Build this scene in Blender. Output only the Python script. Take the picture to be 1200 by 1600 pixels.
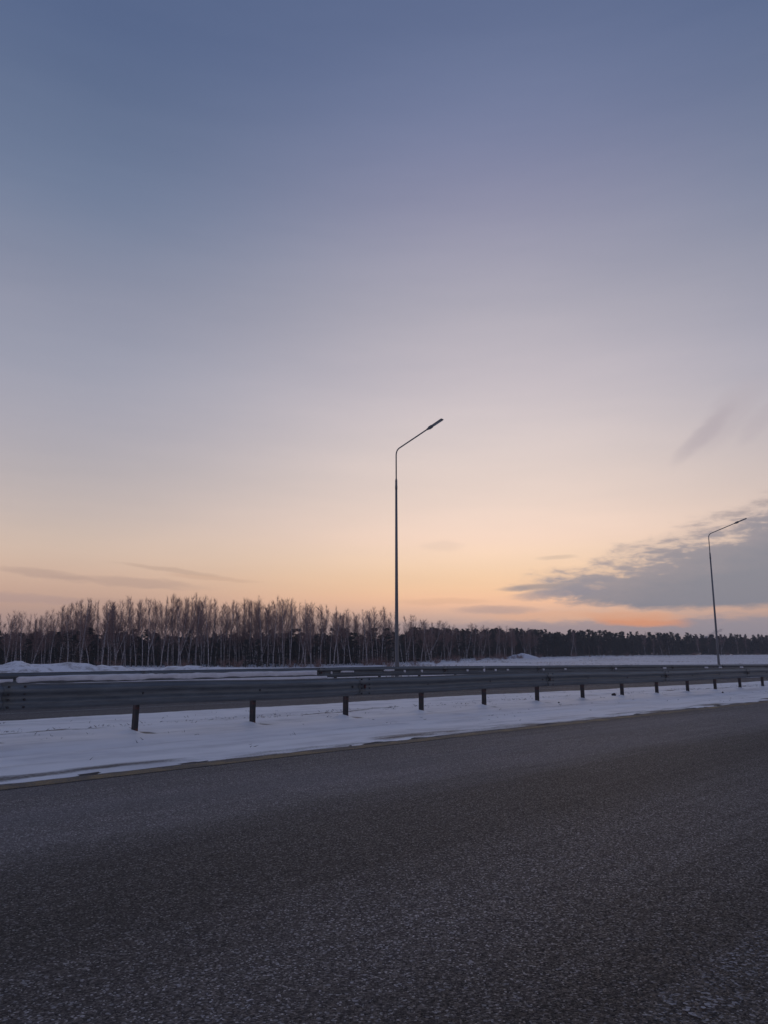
import bpy, bmesh, math, random
import numpy as np
from math import radians, sin, cos, pi
random.seed(7); RNG = np.random.default_rng(11)
scene = bpy.context.scene
for o in list(bpy.data.objects): bpy.data.objects.remove(o)
C = scene.collection

# ---------------------------------------------------------------- camera
CAM_H, PITCH, FPX = 0.983, 0.18964, 1202.0
cam = bpy.data.cameras.new('camera'); cam_o = bpy.data.objects.new('camera', cam); C.objects.link(cam_o)
cam_o.location = (0, 0, CAM_H); cam_o.rotation_euler = (pi/2 + PITCH, 0, 0)
cam.sensor_fit = 'AUTO'; cam.sensor_width = 36; cam.lens = 36*FPX/1600
cam.clip_start = .05; cam.clip_end = 20000
scene.camera = cam_o

def ray(u, v):
    a = (u-600)/FPX; b = (800-v)/FPX; c, s = cos(PITCH), sin(PITCH)
    return np.array([a, c-b*s, s+b*c])
def azel(u, v):
    r = ray(u, v); r = r/np.linalg.norm(r)
    return math.degrees(math.atan2(r[0], r[1])), math.degrees(math.asin(r[2]))
def project(p):
    x, y, z = p[0], p[1], p[2]-CAM_H; c, s = cos(PITCH), sin(PITCH); d = y*c+z*s
    return 600+FPX*x/d, 800-FPX*(-y*s+z*c)/d

def lin(hexs):
    h = hexs.lstrip('#'); out = []
    for i in (0, 2, 4):
        c = int(h[i:i+2], 16)/255
        out.append(c/12.92 if c <= .04045 else ((c+.055)/1.055)**2.4)
    return out

class NT:
    """small helper around a node tree"""
    def __init__(s, tree): s.t = tree; s.n = tree.nodes; s.l = tree.links
    def put(s, sock, v):
        if hasattr(v, 'is_output'): s.l.new(v, sock)
        elif v is not None: sock.default_value = v
    def m(s, op, a, b=None, c=None, clamp=False):
        n = s.n.new('ShaderNodeMath'); n.operation = op; n.use_clamp = clamp
        for i, v in enumerate((a, b, c)):
            if v is not None: s.put(n.inputs[i], v)
        return n.outputs[0]
    def mr(s, v, a, b, c=0., d=1., smooth=True):
        n = s.n.new('ShaderNodeMapRange'); n.interpolation_type = 'SMOOTHSTEP' if smooth else 'LINEAR'
        for k, x in (('Value', v), ('From Min', a), ('From Max', b), ('To Min', c), ('To Max', d)): s.put(n.inputs[k], x)
        return n.outputs['Result']
    def mix(s, f, a, b, blend='MIX'):
        n = s.n.new('ShaderNodeMix'); n.data_type = 'RGBA'; n.blend_type = blend
        s.put(n.inputs['Factor'], f)
        s.put(n.inputs[6], a if hasattr(a, 'is_output') else (*a, 1)); s.put(n.inputs[7], b if hasattr(b, 'is_output') else (*b, 1))
        return n.outputs[2]
    def xyz(s, v):
        n = s.n.new('ShaderNodeSeparateXYZ'); s.l.new(v, n.inputs[0]); return n.outputs
    def vec(s, x, y, z=0.):
        n = s.n.new('ShaderNodeCombineXYZ')
        for i, v in enumerate((x, y, z)): s.put(n.inputs[i], v)
        return n.outputs[0]
    def noise(s, v, scale, detail=4., rough=.55, dist=0., out=0):
        n = s.n.new('ShaderNodeTexNoise'); s.put(n.inputs['Vector'], v); s.put(n.inputs['Scale'], scale)
        n.inputs['Detail'].default_value = detail; n.inputs['Roughness'].default_value = rough; n.inputs['Distortion'].default_value = dist
        return n.outputs[out]
    def voro(s, v, scale, feature='F1', rnd=1.):
        n = s.n.new('ShaderNodeTexVoronoi'); n.feature = feature; s.put(n.inputs['Vector'], v); n.inputs['Scale'].default_value = scale
        n.inputs['Randomness'].default_value = rnd
        return n.outputs
    def ramp(s, f, stops, interp='LINEAR'):
        n = s.n.new('ShaderNodeValToRGB'); cr = n.color_ramp; cr.interpolation = interp
        stops = sorted(stops)
        while len(cr.elements) < len(stops): cr.elements.new(.5)
        for e, (p, c) in zip(cr.elements, stops): e.position = p; e.color = (*c, 1)
        s.put(n.inputs[0], f); return n.outputs[0]
    def curve(s, f, pts):
        n = s.n.new('ShaderNodeFloatCurve'); cv = n.mapping.curves[0]; n.mapping.use_clip = False
        while len(cv.points) < len(pts): cv.points.new(.5, .5)
        for p, (x, y) in zip(cv.points, sorted(pts)): p.location = (x, y)
        n.mapping.update(); s.put(n.inputs['Value'], f); return n.outputs[0]

# ---------------------------------------------------------------- dusk sky
SUN_AZ, SUN_EL = 16.0, -6.0
world = bpy.data.worlds.new('World'); scene.world = world; world.use_nodes = True
w = NT(world.node_tree); w.n.clear()
tc = w.n.new('ShaderNodeTexCoord'); nv = w.n.new('ShaderNodeVectorMath'); nv.operation = 'NORMALIZE'
w.l.new(tc.outputs['Generated'], nv.inputs[0])
X, Y, Z = w.xyz(nv.outputs[0])
el = w.m('MULTIPLY', w.m('ARCSINE', w.m('MAXIMUM', w.m('MINIMUM', Z, 1.), -1.)), 180/pi)
az = w.m('MULTIPLY', w.m('ARCTAN2', X, Y), 180/pi)
elp = w.m('DIVIDE', w.m('MAXIMUM', el, 0.), 90., clamp=True)
def col_stops(u, items, extra):
    return [(azel(u, v)[1]/90, [k*(1.03 if 830 < v < 950 and u == 600 else 1.) for k in lin(c)]) for v, c in items] + [(e/90, lin(c)) for e, c in extra]
sun_stops = col_stops(600, [(0, '#5f6d8f'), (120, '#6c7899'), (220, '#7a82a1'), (310, '#8b8da7'), (400, '#9f9eb1'), (500, '#b2aeb9'),
    (600, '#c8bfc6'), (690, '#dbcecc'), (780, '#eed8cb'), (840, '#fddeca'), (885, '#ffd8b6'), (920, '#ffcfa5'), (945, '#fbc5a2'), (966, '#d0b0a2'), (990, '#b79f9b')],
    [(0, '#ab999e'), (60, '#56658a'), (90, '#536289')])
side_stops = col_stops(60, [(0, '#56678a'), (150, '#647391'), (280, '#717f9b'), (380, '#828aa1'), (470, '#9396a9'), (560, '#9c9fb0'), (650, '#aca9b4'),
    (720, '#b8b1b5'), (800, '#c8b9b3'), (860, '#d8c0ae'), (905, '#d5b39e'), (940, '#c8a594'), (970, '#b3978f')],
    [(0, '#9c898f'), (60, '#566589'), (90, '#546388')])
anti_stops = [(0, lin('#6f7089')), (4/90, lin('#7b778e')), (9/90, lin('#938a9d')), (16/90, lin('#9893a7')), (28/90, lin('#7c86a2')), (42/90, lin('#65749a')), (60/90, lin('#56658b')), (1, lin('#536289'))]
r_sun = w.ramp(elp, sun_stops, 'B_SPLINE'); r_side = w.ramp(elp, side_stops, 'B_SPLINE'); r_anti = w.ramp(elp, anti_stops, 'B_SPLINE')
dz = w.m('ABSOLUTE', w.m('SUBTRACT', az, 9.))
dz = w.m('MINIMUM', dz, w.m('SUBTRACT', 360., dz))
sky = w.mix(w.mr(dz, 0., 33.), r_sun, r_side)
sky = w.mix(w.mr(dz, 45., 160.), sky, r_anti)
# faint streakiness of high thin cloud
P = w.vec(w.m('MULTIPLY', az, .05), w.m('MULTIPLY', el, .34), .3)
streak = w.noise(P, 1.0, 3, .6, 0.)
wob = w.noise(w.vec(w.m('MULTIPLY', az, .22), w.m('MULTIPLY', el, .6), 4.), 1.0, 4, .58, 0.)
wob = w.m('SUBTRACT', wob, .5)
wob2 = w.m('SUBTRACT', w.noise(w.vec(w.m('MULTIPLY', az, .5), w.m('MULTIPLY', el, 1.7), 9.), 1.0, 4, .6, .3), .5)
sky = w.mix(1., sky, w.ramp(streak, [(.25, (.955, .96, .97)), (.75, (1.03, 1.02, 1.012))]), 'MULTIPLY')
# big grey evening cloud low on the right, its edges as curves over azimuth
A0, A1, E1 = -10., 110., 30.
def edge(pts, tail):
    q = [azel(*p) for p in pts] + tail
    return [(0, q[0][1]/E1)] + [((a-A0)/(A1-A0), e/E1) for a, e in q]
aw = w.m('ADD', az, w.m('MULTIPLY', wob2, 1.2))
af = w.m('DIVIDE', w.m('SUBTRACT', aw, A0), A1-A0, clamp=True)
top = w.curve(af, edge([(778, 917), (840, 904), (885, 890), (930, 876), (975, 858), (1010, 846), (1060, 828), (1120, 803), (1195, 770)], [(36, 14.5), (60, 15), (85, 10), (100, 5.), (110, 5.)]))
bot = w.curve(af, edge([(778, 918), (840, 930), (875, 944), (950, 950), (1010, 957), (1080, 955), (1195, 952)], [(36, 4.2), (60, 4.5), (85, 4.8), (100, 5.), (110, 5.)]))
top = w.m('MULTIPLY', top, E1); bot = w.m('MULTIPLY', bot, E1)
dt = w.m('ADD', w.m('SUBTRACT', w.m('ADD', top, .35), el), w.m('ADD', w.m('MULTIPLY', wob, 2.6), w.m('MULTIPLY', wob2, 1.4)))
db = w.m('ADD', w.m('SUBTRACT', el, bot), w.m('MULTIPLY', wob2, .9))
mask = w.m('MULTIPLY', w.mr(dt, -.35, 1.0), w.mr(db, -.1, .55))
mask = w.m('MULTIPLY', mask, w.mr(aw, azel(772, 917)[0], azel(800, 917)[0]))
hole = w.m('ADD', w.mr(dt, .4, 4.2), w.m('MULTIPLY', wob2, 1.7))
dens = w.m('MULTIPLY', mask, w.mr(hole, -.12, .5, .28, 1.))
ccol = w.ramp(w.m('ADD', w.mr(dt, .2, 5.2), w.m('MULTIPLY', wob, .35)), [(0, lin('#b0a2a1')), (.4, lin('#989299')), (1, lin('#848793'))])
sky = w.mix(w.m('MULTIPLY', dens, .93), sky, ccol)
def blob(sky, u, v, hw, hh, ang, col, op, rag=1.0, sharp=1.):
    a, e = azel(u, v); k = azel(u+1, v)[0]-a; ke = e-azel(u, v+1)[1]
    da = w.m('MULTIPLY_ADD', az, 1/k, -a/k); de = w.m('MULTIPLY_ADD', el, 1/ke, -e/ke)
    de = w.m('MULTIPLY_ADD', wob2, hh*1.6*rag, de); da = w.m('MULTIPLY_ADD', wob, hw*.9*rag, da)
    if ang:
        c, s_ = cos(radians(ang)), sin(radians(ang))
        da, de = w.m('MULTIPLY_ADD', de, s_, w.m('MULTIPLY', da, c)), w.m('MULTIPLY_ADD', da, -s_, w.m('MULTIPLY', de, c))
    p = w.m('MULTIPLY', da, 1/hw); q = w.m('MULTIPLY', de, 1/hh)
    d = w.m('MULTIPLY_ADD', p, p, w.m('MULTIPLY', q, q))
    return w.mix(w.mr(d, 1.4, .0, 0., op), sky, lin(col))
for args in [
    (900, 985, 420, 17, 0, '#a3959b', .75), (1180, 985, 190, 26, 0, '#9b949d', .85), (640, 985, 200, 12, 0, '#b59c97', .4),
    (880, 962, 150, 9, 0, '#ecb796', .7), (1003, 971, 74, 9, -3, '#e39d78', .95), (985, 963, 90, 7, -2, '#e5ab8a', .7),
    (775, 953, 70, 7, 0, '#b29b97', .6), (690, 940, 90, 6, 0, '#d9ae93', .35), (690, 853, 36, 9, 0, '#d3bcae', .22), (868, 871, 34, 4, 2, '#c2ae9f', .4), (835, 917, 62, 5, 3, '#a39796', .8), (880, 927, 75, 11, 3, '#97919a', .8), (905, 912, 60, 8, 8, '#9b949b', .7),
    (1100, 678, 70, 15, 38, '#a99ea6', .38, .35), (1135, 652, 80, 30, 40, '#b2a7ae', .28, .4), (1185, 660, 50, 16, 40, '#b2a7ae', .28, .4),
    (66, 896, 80, 7, -4, '#ad958d', .42), (205, 910, 125, 9, -2, '#b3998f', .48), (270, 891, 90, 4, -6, '#b79d8e', .42), (330, 903, 70, 4, -4, '#c9a58f', .4),
    (40, 935, 120, 8, -2, '#ab9494', .4), (150, 940, 90, 7, 0, '#b99a8e', .35)]:
    sky = blob(sky, *args)
# below the horizon: dim snow-grey so nothing glows up from under the ground
sky = w.mix(w.mr(el, 0., -3.), sky, lin('#55525c'))
nish = w.n.new('ShaderNodeTexSky'); nish.sky_type = 'NISHITA'; nish.sun_disc = False
nish.sun_elevation = radians(SUN_EL); nish.sun_rotation = radians(SUN_AZ); nish.altitude = 150; nish.dust_density = 1.2
bg1 = w.n.new('ShaderNodeBackground'); w.l.new(sky, bg1.inputs[0]); bg1.inputs[1].default_value = 1.0
bg2 = w.n.new('ShaderNodeBackground'); w.l.new(nish.outputs[0], bg2.inputs[0]); bg2.inputs[1].default_value = 0.05
add = w.n.new('ShaderNodeAddShader'); wo = w.n.new('ShaderNodeOutputWorld')
w.l.new(bg1.outputs[0], add.inputs[0]); w.l.new(bg2.outputs[0], add.inputs[1]); w.l.new(add.outputs[0], wo.inputs[0])

world.cycles.sampling_method = 'MANUAL'; world.cycles.sample_map_resolution = 256
# the sun is at the horizon behind cloud: a weak, broad, warm glow
sl = bpy.data.lights.new('sun', 'SUN'); sl.energy = .06; sl.angle = radians(12); sl.color = (1, .72, .5)
so_ = bpy.data.objects.new('sun', sl); C.objects.link(so_)
so_.rotation_euler = (radians(90-3), 0, radians(180-SUN_AZ))
scene.view_settings.view_transform = 'Standard'; scene.view_settings.look = 'None'
scene.view_settings.exposure = 0; scene.view_settings.gamma = 1; scene.view_settings.use_curve_mapping = False
scene.render.film_transparent = False
scene.cycles.use_denoising = True
scene.cycles.max_bounces = 6

# ---------------------------------------------------------------- road coordinates
PHI, D0, KAP, S0 = .82009, 10.03035, .00172, 5.6818
TV = np.array([cos(PHI), sin(PHI)]); NV = np.array([-sin(PHI), cos(PHI)])
def bend(s):
    s = np.asarray(s, float)
    b = KAP*s*s/2
    b = np.where(s > 110, KAP*110*110/2 + KAP*110*(s-110), b)
    return np.where(s < -30, KAP*900/2 - KAP*30*(s+30), b)
def pt(s, off):
    s = np.asarray(s, float); o = D0+np.asarray(off, float)-bend(s)
    return TV[0]*s+NV[0]*o, TV[1]*s+NV[1]*o
def to_so(x, y):
    s = x*TV[0]+y*TV[1]; return s, x*NV[0]+y*NV[1]-D0+bend(s)
def s_at(u, off, v=1045):
    r = ray(u, v); lo, hi = 3., 400.
    for _ in range(60):
        m = (lo+hi)/2
        if to_so(r[0]*m, r[1]*m)[1] > off: hi = m
        else: lo = m
    return float(to_so(r[0]*hi, r[1]*hi)[0])

_perm = RNG.random((512, 512))
def vnoise(x, y):
    x = np.asarray(x, float); y = np.asarray(y, float)
    xi = np.floor(x).astype(int); yi = np.floor(y).astype(int); fx = x-xi; fy = y-yi
    fx = fx*fx*(3-2*fx); fy = fy*fy*(3-2*fy)
    g = lambda a, b: _perm[a % 512, b % 512]
    return (g(xi, yi)*(1-fx)+g(xi+1, yi)*fx)*(1-fy)+(g(xi, yi+1)*(1-fx)+g(xi+1, yi+1)*fx)*fy-.5
def fnoise(x, y, o=4):
    r = 0; a = 1.
    for i in range(o): r = r+a*vnoise(x*2**i+17.3*i, y*2**i-9.1*i); a *= .5
    return r

YZ = ([-4000, 0, 28, 60, 140, 152, 175, 230, 280, 380, 430, 600, 3000, 9000], [0, 0, 0, -.35, -.42, -.3, .02, .9, 1.75, 3.05, 3.7, 4.4, 6, 8])
def land(x, y):
    return np.interp(y, *YZ)
def ground_z(x, y):
    s, o = to_so(x, y)
    z = land(x, y)+.10*fnoise(x*.06, y*.06)*np.clip((np.abs(o)-12)/30, 0, 1)*3
    road = np.clip((7.9-o)/.25, 0, 1)*np.clip((o+14.6)/.25, 0, 1)
    k = np.clip((o-7.6)/.6, 0, 1)
    bank = (.10+.12*fnoise(s*.25, o*.5, 3)+.05*fnoise(s*1.3, o*1.6, 3))*k*np.exp(-np.clip(o-9, 0, 99)/5)
    left = np.exp(-((o-12.2)/2.0)**2)*np.clip((25-s)/11, 0, 1)
    hum = .70+.24*fnoise(s*.8+3, o*.3, 3)+.20*fnoise(s*2.9, o*1.6, 4)
    bank = bank+left*hum
    return np.where((o < 8.2) & (o > -14.6), -.32*road+bank*(1-road), z+bank)

# ---------------------------------------------------------------- helpers for objects
def link(o, parent=None):
    C.objects.link(o)
    if parent is not None: o.parent = parent
    return o
def mesh_obj(name, verts, faces, mats, parent=None, smooth=True, fmat=None):
    me = bpy.data.meshes.new(name)
    me.from_pydata([tuple(map(float, v)) for v in verts] if not isinstance(verts, np.ndarray) else verts.tolist(), [], faces if isinstance(faces, list) else faces.tolist())
    for m_ in (mats if isinstance(mats, (list, tuple)) else [mats]): me.materials.append(m_)
    if fmat is not None: me.polygons.foreach_set('material_index', fmat)
    me.polygons.foreach_set('use_smooth', [smooth]*len(me.polygons)); me.update()
    return link(bpy.data.objects.new(name, me), parent)
def dup(o, parent=None):
    return link(o.copy(), parent)
def tag(o, label=None, cat=None, group=None, kind=None):
    if label: o['label'] = label
    if cat: o['category'] = cat
    if group: o['group'] = group
    if kind: o['kind'] = kind
    return o
def empty(name, loc, rz=0):
    e = bpy.data.objects.new(name, None); C.objects.link(e); e.location = loc; e.rotation_euler = (0, 0, rz); e.empty_display_size = .2
    return e
class MB:
    def __init__(s): s.v = []; s.f = []; s.mi = []
    def tube(s, pts, rad, n=6, mi=0, cap=True):
        pts = [np.asarray(p, float) for p in pts]; b = len(s.v)
        ref = np.array([.31, .95, .05])
        for i, p in enumerate(pts):
            d = pts[min(i+1, len(pts)-1)]-pts[max(i-1, 0)]; d = d/(np.linalg.norm(d)+1e-9)
            r_ = ref if abs(d@ref) < .95 else np.array([1., 0, 0])
            a = np.cross(d, r_); a /= np.linalg.norm(a); c = np.cross(d, a); r = rad[i] if hasattr(rad, '__len__') else rad
            for k in range(n):
                t = 2*pi*k/n; s.v.append(p+(a*cos(t)+c*sin(t))*r)
        for i in range(len(pts)-1):
            for k in range(n):
                k2 = (k+1) % n; s.f.append((b+i*n+k, b+i*n+k2, b+(i+1)*n+k2, b+(i+1)*n+k)); s.mi.append(mi)
        if cap:
            s.f.append(tuple(b+k for k in range(n))[::-1]); s.f.append(tuple(b+(len(pts)-1)*n+k for k in range(n))); s.mi += [mi, mi]
    def tri(s, a, b, c, mi=0):
        n = len(s.v); s.v += [a, b, c]; s.f.append((n, n+1, n+2)); s.mi.append(mi)
    def quad(s, a, b, c, d, mi=0):
        n = len(s.v); s.v += [a, b, c, d]; s.f.append((n, n+1, n+2, n+3)); s.mi.append(mi)
    def box(s, lo, hi, mi=0, tf=None):
        n = len(s.v)
        for z in (lo[2], hi[2]):
            for x, y in ((lo[0], lo[1]), (hi[0], lo[1]), (hi[0], hi[1]), (lo[0], hi[1])):
                p = np.array([x, y, z], float); s.v.append(tf(p) if tf else p)
        for q in ((3, 2, 1, 0), (4, 5, 6, 7), (0, 1, 5, 4), (1, 2, 6, 5), (2, 3, 7, 6), (3, 0, 4, 7)): s.f.append(tuple(n+i for i in q)); s.mi.append(mi)
    def obj(s, name, mats, parent=None, smooth=True):
        return mesh_obj(name, s.v, s.f, mats, parent, smooth, s.mi)
def bevel(o, wdt, seg=2):
    m_ = o.modifiers.new('bevel', 'BEVEL'); m_.width = wdt; m_.segments = seg; m_.limit_method = 'ANGLE'; m_.angle_limit = radians(35); return o

# ---------------------------------------------------------------- materials
def mat(name):
    m_ = bpy.data.materials.new(name); m_.use_nodes = True; t = NT(m_.node_tree); t.b = t.n['Principled BSDF']; return m_, t
def setp(t, **k):
    for a, v in k.items(): t.put(t.b.inputs[a.replace('_', ' ')], v)
def bump(t, h, strength=.5, dist=.02, prev=None):
    n = t.n.new('ShaderNodeBump'); n.inputs['Strength'].default_value = strength; n.inputs['Distance'].default_value = dist
    t.put(n.inputs['Height'], h)
    if prev is not None: t.l.new(prev, n.inputs['Normal'])
    return n.outputs[0]
def attr(t, name):
    n = t.n.new('ShaderNodeAttribute'); n.attribute_name = name; return n
def objco(t): return t.n.new('ShaderNodeTexCoord').outputs['Object']

def asphalt_mat():
    m_, t = mat('asphalt'); co = objco(t); ra = attr(t, 'road').outputs['Vector']; S, O, _ = t.xyz(ra)
    cell = t.voro(co, 150.); rnd = t.xyz(cell['Color'])[0]; rnd2 = t.xyz(cell['Color'])[1]
    big = t.voro(co, 100.); rb = t.xyz(big['Color'])[0]
    stone = t.ramp(rnd, [(0, (.050, .043, .040)), (.5, (.108, .094, .087)), (.82, (.175, .154, .144)), (.93, (.285, .262, .252)), (1, (.66, .64, .64))])
    stone = t.mix(t.mr(rb, .955, .99), stone, (.40, .39, .395))
    # wear along the road: wheel tracks, patches, dusty salted edge
    lng = t.noise(t.vec(t.m('MULTIPLY', S, .05), t.m('MULTIPLY', O, .9), 2.), 1., 4, .55)
    pat = t.noise(co, .55, 4, .6)
    of = t.m('MULTIPLY_ADD', t.m('SUBTRACT', lng, .5), 1.1, O)
    of = t.m('DIVIDE', t.m('ADD', of, 14.), 22., clamp=True)
    band = t.ramp(of, [((o_+14)/22, (k_, k_, k_)) for o_, k_ in ((-13, .6), (-9.5, .6), (-8.7, .45), (-8.0, .72), (-7.5, .6), (-6.9, .38), (-6.3, .45), (-5.7, .95), (-4.7, 1.0), (-3.8, .75), (3, .5), (5, .62), (7.5, .5))])
    fine = t.noise(t.vec(t.m('MULTIPLY', S, .12), t.m('MULTIPLY', O, 7.), 12.), 1., 3, .6)
    band = t.mix(1., band, t.ramp(fine, [(.3, (.72, .71, .70)), (.7, (1.25, 1.22, 1.2))]), 'MULTIPLY')
    v = t.m('MULTIPLY', t.xyz(band)[0], t.m('ADD', .35, t.m('ADD', t.m('MULTIPLY', pat, .9), t.m('MULTIPLY', lng, .4))))
    colr = t.mix(1., stone, t.vec(v, v, v), 'MULTIPLY')
    dust = t.m('MULTIPLY', t.m('MULTIPLY', t.mr(O, -6.5, -5.4), t.mr(O, -3.3, -4.2, .3, 1.)), t.mr(t.noise(t.vec(t.m('MULTIPLY', S, .22), t.m('MULTIPLY', O, 1.1), 7.), 1., 5, .6), .3, .75, .15, .6))
    colr = t.mix(dust, colr, t.mix(rnd2, (.11, .103, .108), (.27, .26, .275)))
    grit = t.noise(co, 260., 2, .6)
    h1 = t.m('ADD', t.m('MULTIPLY', t.m('SUBTRACT', 1., cell['Distance']), .6), t.m('ADD', t.m('MULTIPLY', rnd2, .5), t.m('MULTIPLY', grit, .25)))
    ge = t.n.new('ShaderNodeNewGeometry'); vm = t.n.new('ShaderNodeVectorMath'); vm.operation = 'MULTIPLY_ADD'
    sub = t.n.new('ShaderNodeVectorMath'); sub.operation = 'SUBTRACT'; t.l.new(cell['Color'], sub.inputs[0]); sub.inputs[1].default_value = (.5, .5, .5)
    t.l.new(sub.outputs[0], vm.inputs[0]); vm.inputs[1].default_value = (.6, .6, .3); t.l.new(ge.outputs['Normal'], vm.inputs[2])
    nn = t.n.new('ShaderNodeVectorMath'); nn.operation = 'NORMALIZE'; t.l.new(vm.outputs[0], nn.inputs[0])
    nb = bump(t, h1, .75, .006, nn.outputs[0])
    nb = bump(t, t.noise(co, 7., 3, .5), .18, .02, nb)
    setp(t, Base_Color=colr, Roughness=t.mr(rnd, 0., 1., .8, .55, False), Specular_IOR_Level=.22, Normal=nb)
    return m_
def snow_mat():
    m_, t = mat('snow'); co = objco(t); bare = attr(t, 'bare').outputs['Fac']; ra = attr(t, 'road').outputs['Vector']; S, O, _ = t.xyz(ra)
    n1 = t.noise(co, 1.1, 5, .6); n2 = t.noise(co, 34., 4, .65); dr = t.noise(t.vec(t.m('MULTIPLY', S, .28), t.m('MULTIPLY', O, 2.6), 0.), 1., 5, .55)
    c = t.ramp(t.m('ADD', t.m('MULTIPLY', n1, .45), t.m('MULTIPLY', dr, .55)), [(.34, (.54, .535, .548)), (.5, (.82, .812, .81)), (.66, (.92, .91, .905))])
    dirt_dark = t.m('MULTIPLY', bare, t.m('ADD', .55, t.m('MULTIPLY', n2, .9)), clamp=True)  # mask of dirty snow, grit and the dark patches by the posts
    c = t.mix(t.mr(dirt_dark, .25, .85), c, t.mix(n2, (.05, .042, .04), (.12, .105, .095)))
    nb = bump(t, t.noise(t.vec(t.m('MULTIPLY', S, 1.2), t.m('MULTIPLY', O, 5.), 3.), 1., 5, .6), .28, .04)
    nb = bump(t, n2, .3, .01, nb)
    setp(t, Base_Color=c, Roughness=.58, Specular_IOR_Level=.5, Normal=nb)
    return m_
def field_mat():
    m_, t = mat('field_snow'); co = objco(t)
    n1 = t.noise(co, .35, 6, .65); n2 = t.noise(co, 2.4, 5, .7); n3 = t.noise(co, .06, 3, .5)
    c = t.ramp(n1, [(.3, (.72, .71, .74)), (.55, (.86, .855, .87))])
    g = t.m('MULTIPLY', t.mr(n2, .44, .66), t.mr(n3, .36, .6, .3, .85))
    c = t.mix(g, c, (.23, .19, .16))
    nb = bump(t, n1, .4, .3); nb = bump(t, n2, .35, .06, nb)
    setp(t, Base_Color=c, Roughness=.65, Specular_IOR_Level=.4, Normal=nb)
    return m_
def simple(name, c1, c2, scale, rough=.6, metal=0., bs=.15, bd=.01, stretch=None, spec=.5):
    m_, t = mat(name); co = objco(t)
    if stretch:
        x, y, z = t.xyz(co); co = t.vec(t.m('MULTIPLY', x, stretch[0]), t.m('MULTIPLY', y, stretch[1]), t.m('MULTIPLY', z, stretch[2]))
    n1 = t.noise(co, scale, 5, .6)
    setp(t, Base_Color=t.ramp(n1, [(.3, c1), (.7, c2)]), Roughness=t.mr(n1, .2, .8, rough-.08, rough+.08), Metallic=metal, Specular_IOR_Level=spec)
    if bs: setp(t, Normal=bump(t, n1, bs, bd))
    return m_
def rail_mat():
    m_, t = mat('galvanised_rail'); co = objco(t); ra = attr(t, 'road').outputs['Vector']; S, O, Zr = t.xyz(ra)
    str_ = t.noise(t.vec(t.m('MULTIPLY', S, .9), t.m('MULTIPLY', Zr, 14.), 0.), 1., 5, .6)
    blot = t.noise(t.vec(t.m('MULTIPLY', S, 3.), t.m('MULTIPLY', Zr, 9.), 5.), 1., 5, .65)
    f = t.m('ADD', t.m('MULTIPLY', str_, .45), t.m('MULTIPLY', blot, .55))
    c = t.ramp(f, [(.32, (.080, .087, .092)), (.5, (.125, .137, .144)), (.66, (.17, .186, .195))])
    sp = t.mr(t.noise(co, 9., 4, .7), .68, .78)
    c = t.mix(t.m('MULTIPLY', sp, .7), c, (.06, .055, .052))
    setp(t, Base_Color=c, Roughness=t.mr(blot, .3, .7, .42, .6), Metallic=.35, Specular_IOR_Level=.5, Normal=bump(t, blot, .08, .01))
    return m_
def post_mat():
    m_, t = mat('red_blotched_post'); co = objco(t); n1 = t.noise(co, 11., 5, .65); n2 = t.noise(co, 3., 3, .5)
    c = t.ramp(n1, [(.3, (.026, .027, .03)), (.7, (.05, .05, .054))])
    c = t.mix(t.mr(t.m('ADD', t.m('MULTIPLY', n1, .5), t.m('MULTIPLY', n2, .5)), .48, .60), c, (.13, .04, .03))  # red-brown blotches mixed into the dark steel by noise
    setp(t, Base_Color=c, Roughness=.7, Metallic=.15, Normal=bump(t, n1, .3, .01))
    return m_
def yellow_mat():
    m_, t = mat('worn_yellow_paint'); co = objco(t)
    n1 = t.noise(co, 60., 3, .7); n2 = t.noise(co, 3., 4, .6)
    k = t.mr(t.m('ADD', t.m('MULTIPLY', n1, .55), t.m('MULTIPLY', n2, .5)), .42, .62)
    c = t.mix(k, (.235, .155, .055), (.045, .042, .042))
    setp(t, Base_Color=c, Roughness=.7, Normal=bump(t, n1, .5, .006)); return m_
def white_mat(op):
    m_, t = mat('worn_white_paint'); co = objco(t)
    n1 = t.voro(co, 95.)['Color']; n1 = t.xyz(n1)[0]; n2 = t.noise(co, 2.2, 4, .65)
    k = t.mr(t.m('ADD', t.m('MULTIPLY', n1, .62), t.m('MULTIPLY', n2, .5)), op, op+.2)
    tr = t.n.new('ShaderNodeBsdfTransparent'); mx = t.n.new('ShaderNodeMixShader')
    setp(t, Base_Color=(.34, .335, .35, 1), Roughness=.6, Normal=bump(t, n1, .5, .006))
    t.put(mx.inputs[0], k); t.l.new(tr.outputs[0], mx.inputs[1]); t.l.new(t.b.outputs[0], mx.inputs[2])
    t.l.new(mx.outputs[0], t.n['Material Output'].inputs[0]); return m_
def bark_mat():
    m_, t = mat('birch_bark'); co = objco(t); x, y, z = t.xyz(co)
    b = t.noise(t.vec(t.m('MULTIPLY', x, 3.), t.m('MULTIPLY', y, 3.), t.m('MULTIPLY', z, 4.5)), 1., 5, .7)
    c = t.mix(t.mr(b, .50, .60), (.46, .43, .425), (.07, .062, .06))
    setp(t, Base_Color=c, Roughness=.75); return m_
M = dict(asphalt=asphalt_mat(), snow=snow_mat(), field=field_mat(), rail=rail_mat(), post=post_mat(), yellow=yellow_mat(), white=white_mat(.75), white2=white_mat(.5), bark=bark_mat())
M['twig'] = simple('birch_twig', (.21, .12, .10), (.32, .20, .17), 2., .85, bs=0)
M['limb'] = simple('birch_limb', (.13, .10, .095), (.30, .26, .25), 3., .8, bs=0)
M['needle'] = simple('pine_needle', (.038, .045, .040), (.065, .072, .058), 1.5, .8, bs=0)
M['pinebark'] = simple('pine_bark', (.05, .035, .03), (.13, .085, .06), 5., .85)
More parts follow.
